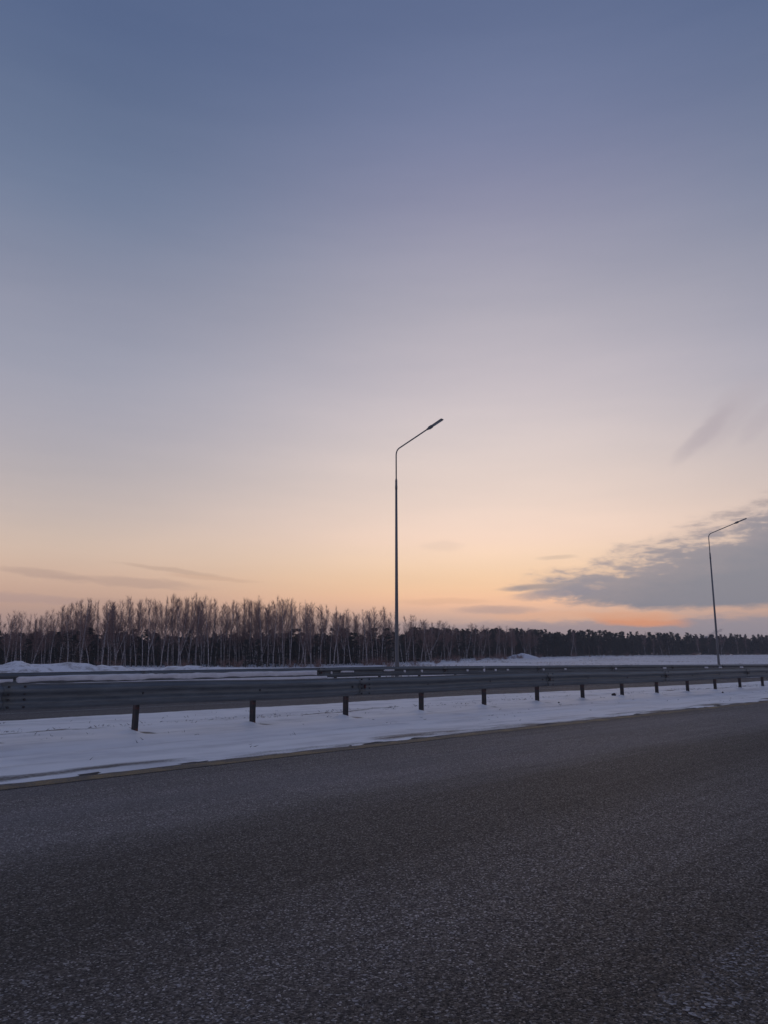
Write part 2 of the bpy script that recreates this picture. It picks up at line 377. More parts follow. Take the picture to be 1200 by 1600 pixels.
M['galv'] = simple('galvanised_pole', (.15, .155, .165), (.18, .185, .195), 3., .5, .3, 0, .01, (1, 1, .3))
M['head'] = simple('lamp_head_grey', (.13, .135, .145), (.18, .185, .195), 5., .45, .2, 0)
M['lens'] = simple('lamp_lens', (.30, .30, .29), (.36, .36, .35), 3., .2, 0, 0)
M['bolt'] = simple('bolt_steel', (.03, .03, .032), (.07, .065, .065), 20., .6, .4, 0)
M['red'] = simple('red_reflector', (.06, .008, .007), (.10, .014, .011), 40., .3, 0, 0)
M['grass'] = simple('dry_grass', (.16, .115, .075), (.30, .23, .15), 1.2, .9, bs=0)
M['weed'] = simple('dark_weed', (.045, .036, .03), (.10, .08, .06), 4., .9, bs=0)
M['earth'] = simple('earth_clod', (.03, .026, .024), (.075, .062, .055), 14., .9, bs=.6, bd=.02)
M['concrete'] = simple('chimney_concrete', (.30, .29, .29), (.40, .39, .38), .05, .8, bs=0)
M['packed'] = simple('packed_snow', (.66, .67, .71), (.84, .845, .87), 3., .7, bs=.6, bd=.03)

def set_road_attr(o, S, O, Zz=None, bare=None):
    me = o.data; n = len(me.vertices); a = me.attributes.new('road', 'FLOAT_VECTOR', 'POINT')
    d = np.zeros((n, 3)); d[:, 0] = S; d[:, 1] = O
    if Zz is not None: d[:, 2] = Zz
    a.data.foreach_set('vector', d.ravel())
    if bare is not None:
        b = me.attributes.new('bare', 'FLOAT', 'POINT'); b.data.foreach_set('value', np.asarray(bare, float).ravel())
def sheet(name, ss, oo, zf, m_, bare=None, parent=None):
    """grid over (distance along road, offset); zf(S,O)->z"""
    S, O = np.meshgrid(np.asarray(ss, float), np.asarray(oo, float), indexing='ij'); Xg, Yg = pt(S, O); Zg = zf(S, O)+0*S
    v = np.stack([Xg, Yg, Zg], -1).reshape(-1, 3); a, b = S.shape
    i = np.arange((a-1)*b).reshape(a-1, b)[:, :-1].ravel()
    f = np.stack([i, i+b, i+b+1, i+1], 1)
    o = mesh_obj(name, v, f, m_, parent)
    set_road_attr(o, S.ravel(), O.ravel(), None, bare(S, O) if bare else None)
    return o

# ---------------------------------------------------------------- ground, roads, snow verge
gs = np.concatenate([[-900, -500, -250, -120, -80, -50], np.arange(-30, -4, 2.), np.arange(-4, 36, .25), np.arange(36, 90, 1.), np.arange(90, 420, 4.), [450, 520, 650, 900, 1400, 2200]])
go = np.concatenate([[-900, -400, -150, -60, -30, -20, -16, -15, -14.6, -14.3], [-10, -5, 0, 5, 7.5], np.arange(7.62, 15, .16), np.arange(15, 30, 1.), np.arange(30, 420, 4.), [450, 520, 650, 900, 1500]])
def gz(S, O):
    x, y = pt(S, O); return ground_z(x, y)
ground = tag(sheet('snow_field', gs, go, gz, M['field']), kind='structure')
rs = np.concatenate([[-400, -100, -30], np.arange(-20, 110, 1.), [130, 180, 260, 400, 800]])
road = tag(sheet('road', rs, [-14.4, -12, -9, -6, -4, -2.9], lambda S, O: 0*S, M['asphalt']), kind='structure')
road2 = tag(sheet('far_road', rs, [2.9, 4, 5.5, 7, 8.05], lambda S, O: 0*S-.06, M['asphalt']), kind='structure')

POST_S = [S0+2*i for i in range(-3, 22)]
def verge_z(S, O):
    e = np.clip((O+3.36+.05*fnoise(S*.6, S*0+5, 3))/.35, -1, 1)
    base = np.where(e > 0, .03*(1-(1-e)**2)*np.exp(-np.clip(O+2.7, 0, 9)/1.3), e*.035)
    base = base+.012*fnoise(S*.9, O*2.2, 4)*np.clip(.35+(O+3.2)/.5, .35, 1)+.028*fnoise(S*.28, O*1.5+4, 3)*np.clip((O+3.0)/.8, 0, 1)+.006*fnoise(S*5, O*9, 3)
    lip = np.clip((3.42+.07*fnoise(S*1.7, O*0+2, 3)-O)/.10, 0, 1)
    base = base*lip-.09*(1-lip)+.012*np.exp(-((O-3.2)/.25)**2)
    # shallow wind troughs running along the verge
    base = base-.045*np.exp(-((O+1.35+.35*fnoise(S*.3, S*0, 2))/.36)**2)*np.clip(.6+1.2*fnoise(S*.2, S*0+9, 2), 0, 1)-.010*np.exp(-((O+2.2+.2*fnoise(S*.5, S*0+7, 2))/.15)**2)
    for ps in POST_S:
        d1 = ((S-ps+.10)**2+(O+.02)**2*1.2)/.022; d2 = ((S-ps-.16)**2*.8+(O+.12)**2*.5)/.014
        base = base+.055*np.exp(-d1)-.012*np.exp(-d2)
    return base
def verge_dark(S, O):
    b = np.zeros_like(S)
    for i, ps in enumerate(POST_S): b = np.maximum(b, (1.25+.2*sin(i*5.1))*np.exp(-(((S-ps-.14)**2*1.0+(O+.09)**2*.42)/.013)))  # a dark patch tinted into the snow beside each post foot
    # dirty thin snow by the carriageway, grit patches and a trodden line behind the rail
    b = np.maximum(b, np.clip((-2.92-O)/.22, 0, 1)*np.clip(.5+1.1*fnoise(S*.8, O*6, 4), 0, 1))
    b = np.maximum(b, np.exp(-((O+2.45+.3*fnoise(S*.3, S*0+3, 2))/.13)**2)*np.clip(2.2*fnoise(S*.45, O*3+11, 4)-.12, 0, .42))
    b = np.maximum(b, np.exp(-((O-1.15)/.28)**2)*np.clip(3.2*fnoise(S*1.6, O*7, 4)-.3, 0, .95))
    return b
vs = np.concatenate([[-200, -60, -30], np.arange(-18, -2, .5), np.arange(-2, 16, .05), np.arange(16, 36, .08), np.arange(36, 90, .6), [110, 150, 300, 600]])
vo = np.concatenate([np.arange(-3.75, -2.6, .035), np.arange(-2.6, 3.1, .06), np.arange(3.1, 3.75, .03)])
verge = tag(sheet('snow_verge', vs, vo, verge_z, M['snow'], verge_dark), kind='structure')

rl = np.arange(-30, 110, .5)
def strip(name, o0, o1, m_, z, label, s0=-30, s1=110):
    o = sheet(name, np.arange(s0, s1, .5), [o0, (o0+o1)/2, o1], lambda S, O: 0*S+z, m_)
    return tag(o, label, 'road marking')
strip('edge_line', -3.66, -3.44, M['yellow'], .004, 'worn yellow edge line along the snowy verge of the near road')
strip('lane_line', -9.10, -8.93, M['white'], .004, 'faint worn white lane line in the bottom right corner of the near road', 1.2)
strip('lane_line', 5.95, 6.09, M['white2'], -.056, 'thin white line on the far road seen below the near guardrail')
tag(sheet('asphalt_edge_grit', np.arange(-20, 80, .12), np.arange(-3.44, -2.95, .035), lambda S, O: -.004+.02*np.clip(fnoise(S*3.5, O*9, 4)+.28*np.clip((O+3.38)/.12, -1, 1), -.5, 1), M['earth']), kind='stuff')

# ---------------------------------------------------------------- guardrails
WP = [(0, .004), (.010, .000), (.022, .006), (.044, .058), (.052, .070), (.064, .079), (.078, .083), (.090, .081), (.101, .073), (.110, .064), (.126, .046), (.137, .039), (.148, .036), (.156, .035)]
WP = WP+[(.312-z, d) for z, d in WP[-2::-1]]
def beam_part(parent, sa, sb, off, Hf, shift0, m_):
    """W-beam from sa to sb; front faces the near road (-offset)."""
    n = max(6, int((sb-sa)/.22)); ss = np.linspace(sa, sb, n+1); prof = []
    for z, d in WP: prof.append((z, d))
    back = [(z, d-.005) for z, d in WP[::-1]]; loop = prof+back; k = len(loop); V = []; S = []; Zz = []
    for j, s in enumerate(ss):
        sh = shift0*(1-(s-sa)/(sb-sa)); H = Hf(s)
        for z, d in loop:
            dn = .007*float(fnoise(s*.8+off, z*5+off, 3)); x, y = pt(s, off-d-sh-dn); V.append((float(x), float(y), H-.312+z+.004*float(fnoise(s*.55, off+3, 2)))); S.append(s); Zz.append(z)
    F = [[j*k+i, (j+1)*k+i, (j+1)*k+(i+1) % k, j*k+(i+1) % k] for j in range(n) for i in range(k)]
    F.append(list(range(k))[::-1]); F.append([n*k+i for i in range(k)])
    base = np.array(pt((sa+sb)/2, off)); 
    o = mesh_obj('rail_beam', V, F, m_, parent)
    set_road_attr(o, np.array(S), 0, np.array(Zz)); return o
def post_mesh(h):
    b = MB(); t = .006; W, Dp = .029, .08      # C channel: web faces along the road, flanges across
    prof = [(-W, -Dp/2), (W, -Dp/2), (W, -Dp/2+.02), (W-t, -Dp/2+.02), (W-t, -Dp/2+t), (-W+t, -Dp/2+t), (-W+t, Dp/2-t), (W-t, Dp/2-t), (W-t, Dp/2-.02), (W, Dp/2-.02), (W, Dp/2), (-W, Dp/2)]
    n = len(prof)
    for z in (-.35, h): b.v += [np.array([x, y, z]) for x, y in prof]
    b.f = [(i, (i+1) % n, n+(i+1) % n, n+i) for i in range(n)]+[tuple(range(n))[::-1], tuple(range(n, 2*n))]; b.mi = [0]*len(b.f)
    return b
def bolt_mesh():
    b = MB(); b.tube([(0, 0, 0), (0, -.012, 0), (0, -.017, 0)], [.017, .016, .009], 8); return b
def road_rz(s):
    return PHI-math.atan(KAP*min(max(s, -30), 110))
bolt_src = None
def guardrail(name, label, off, Hf, posts, joints, near):
    global bolt_src
    x, y = pt(posts[0], off); root = tag(empty(name, (float(x), float(y), 0)), label, 'guardrail')
    inv = root.location.copy()
    def adopt(o): o.parent = root; o.matrix_parent_inverse.identity(); o.location = o.location-inv; return o
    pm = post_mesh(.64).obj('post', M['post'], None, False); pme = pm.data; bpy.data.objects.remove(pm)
    bm_ = bolt_mesh().obj('bolt', M['bolt'], None, True); bme = bm_.data; bpy.data.objects.remove(bm_)
    br = MB(); br.box((-.029, -.128, -.09), (.029, -.041, .09)); bo = br.obj('spacer', M['rail'], None, False); brm = bo.data; bpy.data.objects.remove(bo)
    rnd = random.Random(len(posts))
    def place(mesh, nm, s, o_, z, rz, par=None, tilt=(0, 0)):
        ob = bpy.data.objects.new(nm, mesh); C.objects.link(ob); x, y = pt(s, o_)
        ob.rotation_euler = (tilt[0], tilt[1], rz); ob.location = (float(x), float(y), z)
        if par is None: adopt(ob)
        else:
            ob.parent = par; ob.location = ob.location-inv-par.location
        return ob
    for s in posts:
        rz = road_rz(s); H = Hf(s)
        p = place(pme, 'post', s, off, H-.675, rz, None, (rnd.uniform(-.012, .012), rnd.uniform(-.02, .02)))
        sp = place(brm, 'spacer', s, off, H-.156, rz)
    beams = []
    for j in range(len(joints)-1):
        sa, sb = joints[j]-.16, joints[j+1]+.16
        b = beam_part(None, sa, sb, off-.128, Hf, .011, M['rail']); adopt(b); beams.append(b)
    def bolts(b, s, o_, z): place(bme, 'bolt', s, o_, z, road_rz(s), b)
    for b, sj, sn in zip(beams, joints[:-1], joints[1:]):
        for s in posts:
            if sj+.2 < s < sn-.2: bolts(b, s, off-.166, Hf(s)-.156)
        for ds in (-.095, .095):
            for dz_, dd in ((.034, .045), (.122, .050), (.190, .050), (.278, .045)):
                bolts(b, sj+ds, off-.128-dd-.009, Hf(sj)-.312+dz_)
        if sj > 9:
            rf = MB(); rf.box((-.035, -.012, -.045), (.035, 0, .045), 0, lambda p: np.array([p[0], p[1], p[2]*(1-.35*(p[0] < 0))]))
            ro = rf.obj('reflector', M['red'], None, False); me = ro.data; bpy.data.objects.remove(ro)
            place(me, 'reflector', sj, off-.128-.048, Hf(sj)-.156, road_rz(sj)+.5, b)
    return root
near_H = lambda s: .683+.012*sin(s*.5)-.004*sin(s*1.7)
nrail = guardrail('guardrail', 'near grey steel guardrail standing in the snow strip beside the dark road', 0., near_H, POST_S, [9.98+6*k for k in range(-3, 7)], True)
FS = [7.1, 14.3, 19.6, 31.5, 53, 70]; FH = [.685, .722, .752, .735, .695, .68]
far_H = lambda s: float(np.interp(s, FS, FH))
FOFF = 8.7
frail = guardrail('guardrail', 'far grey guardrail with snow packed on it, beyond the second road', FOFF, far_H, [1.5+2*i for i in range(0, 34)], [16.75+6*k for k in range(-3, 9)], False)

# snow plastered on the far rail face
def face_snow(name, sa, sb, zlo, zhi, thick, label, seed, rag=.03, group=None):
    ss = np.arange(sa, sb+.001, max(.03, (sb-sa)/260)); nz = 9; V = []
    for i, s in enumerate(ss):
        e = min(1., (s-sa)/.05+.05, (sb-s)/.05+.05); H = far_H(s)
        lo = zlo+rag*float(fnoise(s*2.1+seed, seed*3.7, 4)); hi = zhi+rag*.35*float(fnoise(s*1.3+seed, seed*1.7+5, 3))
        for k in range(nz):
            t = k/(nz-1); z = lo+(hi-lo)*t; th = thick*(max(0, sin(pi*t))**.45)*e*(1+.5*float(fnoise(s*4+seed, z*14, 3)))
            x, y = pt(s, FOFF-.128-.055-th); V.append((float(x), float(y), H-.312+z))
        x, y = pt(s, FOFF-.128-.004); V += [(float(x), float(y), H-.312+hi), (float(x), float(y), H-.312+lo)]
    k = nz+2; F = [[i*k+a, (i+1)*k+a, (i+1)*k+(a+1) % k, i*k+(a+1) % k] for i in range(len(ss)-1) for a in range(k)]
    F += [list(range(k))[::-1], [(len(ss)-1)*k+a for a in range(k)]]
    return tag(mesh_obj(name, V, F, M['packed']), label, 'snow', group)
face_snow('packed_snow', s_at(27, FOFF-.2), s_at(496, FOFF-.2), .075, .25, .062, 'long band of snow packed in the groove of the far guardrail, left half', 3, .05)
face_snow('packed_snow', 1.5, s_at(23, FOFF-.2), .09, .17, .045, 'short band of snow on the far guardrail at the left picture edge', 5, .05)
face_snow('packed_snow', 3., s_at(512, FOFF-.2), -.03, .07, .05, 'low ragged ledge of snow along the foot of the far guardrail', 9, .05)
face_snow('snow_patch', s_at(533, FOFF-.2), s_at(554, FOFF-.2), .13, .205, .04, 'tapered patch of snow on the far guardrail, left of the nearer lamp post', 12, .05)
face_snow('snow_patch', s_at(600, FOFF-.2), s_at(617, FOFF-.2), .155, .225, .04, 'small oblong patch of snow on the far guardrail below the nearer lamp post', 15, .03)
lump = [(519, 'just right of the long snow band'), (633, 'just right of the nearer lamp post'), (660, 'above the fourth guardrail post'), (731, 'above the gap before the fifth guardrail post'), (757, 'tall and narrow, above the fifth guardrail post'),
        (775, 'right of the tall narrow snow patch'), (794, 'above the gap between fifth and sixth guardrail posts'), (850, 'right of the sixth guardrail post'), (884, 'left of the seventh guardrail post'), (963, 'left of the eighth guardrail post'),
        (1039, 'right of the ninth guardrail post'), (1104, 'just left of the farther lamp post'), (1126, 'just right of the farther lamp post'), (1159, 'above the twelfth guardrail post')]
for u, wh in lump:
    s = s_at(u, FOFF-.2); big = 1.7 if u > 1030 else 1.; a = .055*big*s/22
    face_snow('snow_lump', s-a, s+a, .10 if u != 757 else .06, .19 if u != 757 else .28, .035*big, 'little snow lump on the far guardrail, '+wh, u*.1, .03, 'snow lumps on the far guardrail')

# ---------------------------------------------------------------- street lamps
def street_lamp(s, off, z0, label, rz_add=0.):
    x, y = pt(s, off); root = tag(empty('street_lamp', (float(x), float(y), z0), math.atan2(-NV[1], -NV[0])+rz_add), label, 'street lamp', 'street lamps behind the far guardrail')
    b = MB(); b.tube([(0, 0, -.3), (0, 0, .0), (0, 0, 4), (0, 0, 7.55)], [.078, .077, .058, .043], 14); b.obj('pole', M['galv'], root)
    b = MB(); b.tube([(0, 0, 7.50), (0, 0, 7.62), (0, 0, 7.66), (0, 0, 7.86), (0, 0, 7.93)], [.048, .050, .045, .043, .029], 14); b.obj('collar', M['galv'], root)
    hb, L, zt = 9.08, 2.34, 9.84; sl_ = (zt-hb)/L; pts = [(0, 0, 7.8), (0, 0, hb-.24)]
    for k in range(1, 9):
        t = k/9; p0, p1, p2 = np.array([0, 0, hb-.22]), np.array([0, 0, hb+.02]), np.array([.22, 0, hb+.22*sl_])
        pts.append((1-t)**2*p0+2*t*(1-t)*p1+t*t*p2)
    pts += [(.26, 0, hb+.26*sl_), (L-.62, 0, hb+(L-.62)*sl_)]
    b = MB(); b.tube(pts, .026, 10); b.obj('arm', M['galv'], root)
    ang = math.atan(sl_)
    def tf(p): return np.array([L-.70+p[0]*cos(ang)-p[2]*sin(ang), p[1], hb+(L-.70)*sl_+p[0]*sin(ang)+p[2]*cos(ang)])
    nb = MB(); nb.tube([tf(np.array(q)) for q in ((-.05, 0, 0), (.02, 0, 0), (.06, 0, 0), (.20, 0, 0), (.24, 0, 0))], [.036, .045, .066, .066, .045], 10)
    nk = nb.obj('mounting_neck', M['head'], root)
    hd = MB(); hd.box((.19, -.07, -.022), (.74, .07, .03), 0, lambda p: tf(np.array([p[0], p[1]*(.8 if p[0] < .3 else 1), p[2]*(1 if p[0] < .3 else .8)])))
    for k in range(6): hd.box((.30+.065*k, -.058, .021), (.318+.065*k, .058, .036), 0, tf)
    h = bevel(hd.obj('lamp_head', M['head'], root, False), .012)
    ln = MB(); ln.box((.28, -.054, -.027), (.69, .054, -.0175), 0, tf); lo = ln.obj('lens', M['lens'], h, False)
    fl = MB(); fl.box((-.2, -.2, -.03), (.2, .2, .02)); bevel(fl.obj('base_plate', M['galv'], root, False), .006)
    dr = MB(); dr.box((.066, -.045, .6), (.083, .045, 1.0)); bevel(dr.obj('access_door', M['galv'], root, False), .004)
    return root
L1 = s_at(620, 10., 1038)
street_lamp(L1, 10., 0., 'nearer and taller street lamp rising in the middle of the photo behind the guardrails')
street_lamp(L1+27.8, 10., -.25, 'farther street lamp at the right edge in front of the grey cloud', .06)

# ---------------------------------------------------------------- trees
def rdir(rnd, up):
    a = rnd.uniform(0, 2*pi); s_ = math.sqrt(max(0, 1-up*up)); return np.array([cos(a)*s_, sin(a)*s_, up])
def birch(seed, form):
    """unit: about 12 m tall, trunk mesh and crown mesh at the origin"""
    rnd = random.Random(seed); T = MB(); K = MB(); H = 12.
    stems = []
    def stem(p0, d0, L, r0, wander, n=11):
        pts = [np.array(p0, float)]; d = np.array(d0, float); d /= np.linalg.norm(d)
        for i in range(n):
            d = d+np.array([rnd.gauss(0, wander), rnd.gauss(0, wander), .05+.09*i/n]); d /= np.linalg.norm(d); pts.append(pts[-1]+d*L/n)
        rad = [r0*(1-.86*(i/n))+.008 for i in range(n+1)]
        T.tube(pts, rad, 5); stems.append((pts, rad)); return pts
    lean = {'straight': .03, 'leaning': .20, 'forked': .06, 'twin': .05}[form]
    main = stem((0, 0, -.3), (lean*rnd.choice((-1, 1)) if form != 'leaning' else lean, rnd.uniform(-.05, .05), 1), H, .09, .03 if form != 'leaning' else .045)
    if form == 'forked':
        i = rnd.choice((2, 3, 4)); stem(main[i], (rnd.choice((-1, 1))*rnd.uniform(.3, .45), rnd.uniform(-.2, .2), 1), H*(1-i/11)*.92, .055, .045)
    if form == 'twin':
        stem((rnd.uniform(-.4, .4), .2, -.3), (rnd.choice((-1, 1))*rnd.uniform(.10, .22), rnd.uniform(-.1, .1), 1), H*rnd.uniform(.8, .95), .066, .035)
    def twigs(p, d, L, n, tl=1.):
        for _ in range(n):
            t = rnd.uniform(.15, 1.); q = p+d*L*t
            e = d+rdir(rnd, rnd.uniform(-.5, .8))*.75; e[2] += rnd.uniform(-.05, .55); e /= np.linalg.norm(e)
            l = rnd.uniform(.45, 1.25)*tl; sd = np.cross(e, rdir(rnd, 0)); sd = sd/(np.linalg.norm(sd)+1e-6)*rnd.uniform(.0035, .0062)
            m_ = q+e*l*.55; f = q+e*l+np.array([0, 0, -.10*l])
            K.quad(q-sd, q+sd, m_+sd*.7, m_-sd*.7, 1); K.tri(m_-sd*.7, m_+sd*.7, f, 1)
            g = m_+(e+rdir(rnd, rnd.uniform(-.4, .7))*.8)*l*.4; K.tri(m_-sd*.6, m_+sd*.6, g, 1)
    for pts, rad in stems:
        z_top = pts[-1][2]; n = len(pts)-1; nb = int(34*(1 if pts is main or form == 'twin' else .65))
        for _ in range(nb):
            t = rnd.uniform(.26, .985); 
            if t < .45 and rnd.random() < .45: continue
            i = min(int(t*n), n-1); p = pts[i]+(pts[i+1]-pts[i])*(t*n-i)
            tl = .45+.75*(1-t); L = (1-t)**.6*H*.225*rnd.uniform(.5, 1.2)+.25; up = rnd.uniform(.66, .93)
            d = rdir(rnd, up); r = max(.010, rad[i]*.42); P = [p]; q = p; dd = d.copy()
            for k in range(4):
                dd = dd+np.array([rnd.gauss(0, .1), rnd.gauss(0, .1), .07]); dd /= np.linalg.norm(dd); q = q+dd*L/4; P.append(q)
            K.tube(P, [r, r*.75, r*.55, r*.4, .006], 3, 0, False)
            for k in range(1, 5):
                twigs(P[k-1], dd, L/4, 2, tl)
                for _ in range(2):
                    e = dd*.8+rdir(rnd, rnd.uniform(-.1, .7))*.8; e /= np.linalg.norm(e); l = L*rnd.uniform(.22, .42)
                    K.tube([P[k], P[k]+e*l*.5, P[k]+e*l+np.array([0, 0, .05*l])], [r*.5+.004, .010, .005], 3, 1, False)
                    twigs(P[k], e, l, 2, tl)
            twigs(P[-1], dd, .4, 2, tl)
        # thin dead side shoots low on the stem
        for _ in range(7):
            t = rnd.uniform(.08, .4); i = min(int(t*n), n-1); p = pts[i]; d = rdir(rnd, rnd.uniform(.2, .6)); l = rnd.uniform(.5, 1.6)
            K.tube([p, p+d*l*.6, p+d*l+np.array([0, 0, -.1])], [.016, .011, .005], 3, 1, False); twigs(p, d, l, 3)
    tr = T.obj('trunk', M['bark']); cr = K.obj('crown', [M['limb'], M['twig']], None, False)
    a, b = tr.data, cr.data; bpy.data.objects.remove(tr); bpy.data.objects.remove(cr); return a, b
def pine(seed, low, wide=1., clumps=150):
    """unit: about 9 m tall; low = height fraction where the crown starts"""
    rnd = random.Random(seed); T = MB(); K = MB(); H = 9.
    pts = [np.array([rnd.gauss(0, .05)*i*.4, rnd.gauss(0, .05)*i*.4, -.3+(H+.3)*i/8]) for i in range(9)]
    T.tube(pts, [.13*(1-.85*i/8)+.01 for i in range(9)], 6)
    def clump(c, r):
        for _ in range(15):
            d = rdir(rnd, rnd.uniform(-.5, .95)); q = c+d*r*rnd.uniform(.1, .45); e = c+d*r*rnd.uniform(.85, 1.25); sd = np.cross(d, rdir(rnd, 0)); sd = sd/(np.linalg.norm(sd)+1e-6)*r*.17
            K.tri(q-sd, q+sd, e, 1)
    for _ in range(clumps//3):
        t = rnd.uniform(low, 1.); rr = wide*(1.75*(1-t)**.62+.30)*rnd.uniform(.55, 1.08); i = min(int(t*8), 7); p = pts[i]+(pts[i+1]-pts[i])*(t*8-i)
        d = rdir(rnd, rnd.uniform(-.1, .35)); e = p+d*rr+np.array([0, 0, .12*rr])
        K.tube([p, (p+e)/2+np.array([0, 0, -.04]), e], [.03, .02, .008], 3, 0, False)
        for f in (.5, .78, 1.02): clump(p+(e-p)*f+rdir(rnd, rnd.uniform(-.3, .6))*.15, rnd.uniform(.18, .34)*(.8+.3*wide))
    clump(pts[-1], .3); clump(pts[-1]+np.array([0, 0, -.3]), .38)
    tr = T.obj('trunk', M['pinebark']); cr = K.obj('crown', [M['pinebark'], M['needle']], None, False)
    a, b = tr.data, cr.data; bpy.data.objects.remove(tr); bpy.data.objects.remove(cr); return a, b
def shrub(seed):
    rnd = random.Random(seed); S_ = MB(); K = MB()
    for _ in range(22):
        p = np.array([rnd.gauss(0, .25), rnd.gauss(0, .25), -.05]); d = rdir(rnd, rnd.uniform(.55, .97)); L = rnd.uniform(.8, 1.9); q = p+d*L
        S_.tube([p, p+d*L*.5+np.array([0, 0, .06]), q], [.022, .014, .006], 3, 0, False)
        for _ in range(9):
            a = p+d*L*rnd.uniform(.25, 1); e = d+rdir(rnd, rnd.uniform(-.2, .7))*.8; e /= np.linalg.norm(e); l = rnd.uniform(.25, .6); sd = np.cross(e, rdir(rnd, 0)); sd = sd/(np.linalg.norm(sd)+1e-6)*.010
            K.tri(a-sd, a+sd, a+e*l); 
    a = S_.obj('stems', M['twig']); b = K.obj('twigs', M['twig'], None, False)
    x, y = a.data, b.data; bpy.data.objects.remove(a); bpy.data.objects.remove(b); return x, y

FORMS = ['straight', 'straight', 'straight', 'leaning', 'leaning', 'forked', 'forked', 'twin', 'twin', 'straight', 'leaning', 'straight']
BIRCH = [(f,)+birch(100+i, f) for i, f in enumerate(FORMS)]
PINE_YOUNG = [pine(300+i, .06, 1.1, 210) for i in range(5)]
PINE_TALL = [pine(400+i, .34, 1.0, 190) for i in range(5)]
PINE_BUSHY = [pine(500+i, .02, 1.7, 420) for i in range(2)]
SHRUB = [shrub(600+i) for i in range(4)]
ORD = ['first', 'second', 'third', 'fourth', 'fifth', 'sixth', 'seventh', 'eighth', 'ninth', 'tenth', 'eleventh', 'twelfth', 'thirteenth', 'fourteenth', 'fifteenth', 'sixteenth', 'seventeenth', 'eighteenth', 'nineteenth', 'twentieth']
POST_U = [project((*map(float, pt(S0+2*i, 0.)), 0.))[0] for i in range(13)]
def where(u):
    if u < 110: return 'left of the first guardrail post', -1
    i = int(np.argmin([abs(u-p) for p in POST_U])); return 'above the %s guardrail post' % ORD[i], i
DU = ([-150, 0, 300, 500, 620, 700, 780, 850, 1000, 1200, 1350], [122, 130, 140, 150, 172, 228, 275, 300, 380, 430, 450])
TOPV = ([-100, 0, 30, 60, 95, 125, 165, 200, 265, 315, 345, 400, 455, 490, 525, 550, 590, 640, 670, 710, 740, 800, 900, 1000, 1100, 1300], [965, 960, 955, 962, 948, 936, 938, 936, 930, 932, 939, 933, 938, 938, 948, 953, 950, 962, 970, 976, 980, 984, 990, 990, 994, 994])
def edge_pos(u, extra):
    d = np.interp(u, *DU)+extra; x = (u-600)/FPX*d/ cos(PITCH)*.983; return x, d
def tree(kind, name, meshes, u, extra, height, unit, label, cat, group, rz, sx=1.):
    x, d = edge_pos(u, extra); z = float(ground_z(x, d)); k = height/unit
    root = tag(empty(name, (x, d, z), rz), label, cat, group); root.scale = (k*sx, k*sx, k)
    for nm, me in zip(('trunk', 'crown') if kind != 'shrub' else ('stem', 'twigs'), meshes):
        o = bpy.data.objects.new(nm, me); C.objects.link(o); o.parent = root
    return root
def need_h(u, extra, topv):
    x, d = edge_pos(u, extra); z = float(ground_z(x, d)); r = ray(u, topv); return CAM_H+r[2]/r[1]*d-z

rb = random.Random(21)
front = [8, 20, 33, 44, 61, 75, 88, 101, 105, 114, 124, 134, 148, 162, 166, 178, 187, 190, 203, 211, 222, 230, 240, 249, 259, 268, 277, 283, 291, 300, 312, 321, 331, 341, 349, 364, 373, 390, 402, 414, 423, 431, 441, 447, 458, 471, 480, 488, 503, 517, 522, 531, 539, 550, 562, 566, 574, 583, 590, 596, 606, 613, 629, 634, 645, 656, 664, 671, 684, 702, 716, 727, 737, 749, 762, 786, 797]
fl = []
for u in front: fl.append(dict(u=u+rb.uniform(-1.5, 1.5), extra=rb.uniform(-3, 5), h=rb.choice((1., 1.03, .95, .9, .98, .84, .74)), v=rb.randrange(len(BIRCH))))
cnt = {}
for t_ in sorted(fl, key=lambda q: q['u']):
    ph, i = where(t_['u']); cnt.setdefault(i, []).append(t_)
ADJ = {'straight': 'straight bare', 'leaning': 'leaning bare', 'forked': 'forked bare', 'twin': 'twin-stemmed bare'}
for i, lst in cnt.items():
    for k, t_ in enumerate(lst):
        f, a, b = BIRCH[t_['v']]; u = t_['u']; H = need_h(u, t_['extra'], np.interp(u, *TOPV)-2)*t_['h']
        rz = rb.choice((0, pi))+rb.uniform(-.6, .6) if f in ('leaning', 'twin') else rb.uniform(0, 6.28)
        tree('birch', 'birch_tree', (a, b), u, t_['extra'], H, 12., '%s front-row birch, %s from left %s' % (ADJ[f], ORD[min(k, 19)], where(u)[0]), 'birch tree', 'bare birches along the forest edge', rz, rb.uniform(.9, 1.15)*12/max(H, 9)*(.95 if u < 640 else 1.3))
for q_ in range(165):            # deeper rows of the grove
    u = rb.uniform(-70, 690) if q_ >= 56 else -10+660*(q_+rb.random())/56; ex = rb.uniform(6, 34) if q_ >= 56 else rb.uniform(2, 8); f, a, b = BIRCH[rb.randrange(len(BIRCH))]; H = need_h(u, ex, np.interp(u, *TOPV)+rb.uniform(-2, 11))
    tree('birch', 'birch_tree', (a, b), u, ex, H, 12., 'thin bare birch deeper in the grove, '+where(u)[0], 'birch tree', 'bare birches deeper in the grove', rb.uniform(0, 6.28), rb.uniform(.7, 1.))
for _ in range(56):             # far treeline birches
    u = rb.choice((rb.uniform(660, 860), rb.uniform(690, 1240))); ex = rb.uniform(-8, 10); f, a, b = BIRCH[rb.randrange(len(BIRCH))]; H = need_h(u, ex, np.interp(u, *TOPV)+rb.uniform(-6, 7))
    tree('birch', 'birch_tree', (a, b), u, ex, H, 12., 'thin pale birch in far treeline, '+where(u)[0], 'birch tree', 'birches in the far treeline', rb.uniform(0, 6.28), rb.uniform(1.2, 1.7))
PTOP = ([-100, 0, 120, 300, 500, 600, 660, 700, 800, 860, 930, 1000, 1100, 1250], [990, 990, 984, 990, 986, 986, 984, 986, 986, 988, 989, 991, 995, 995])
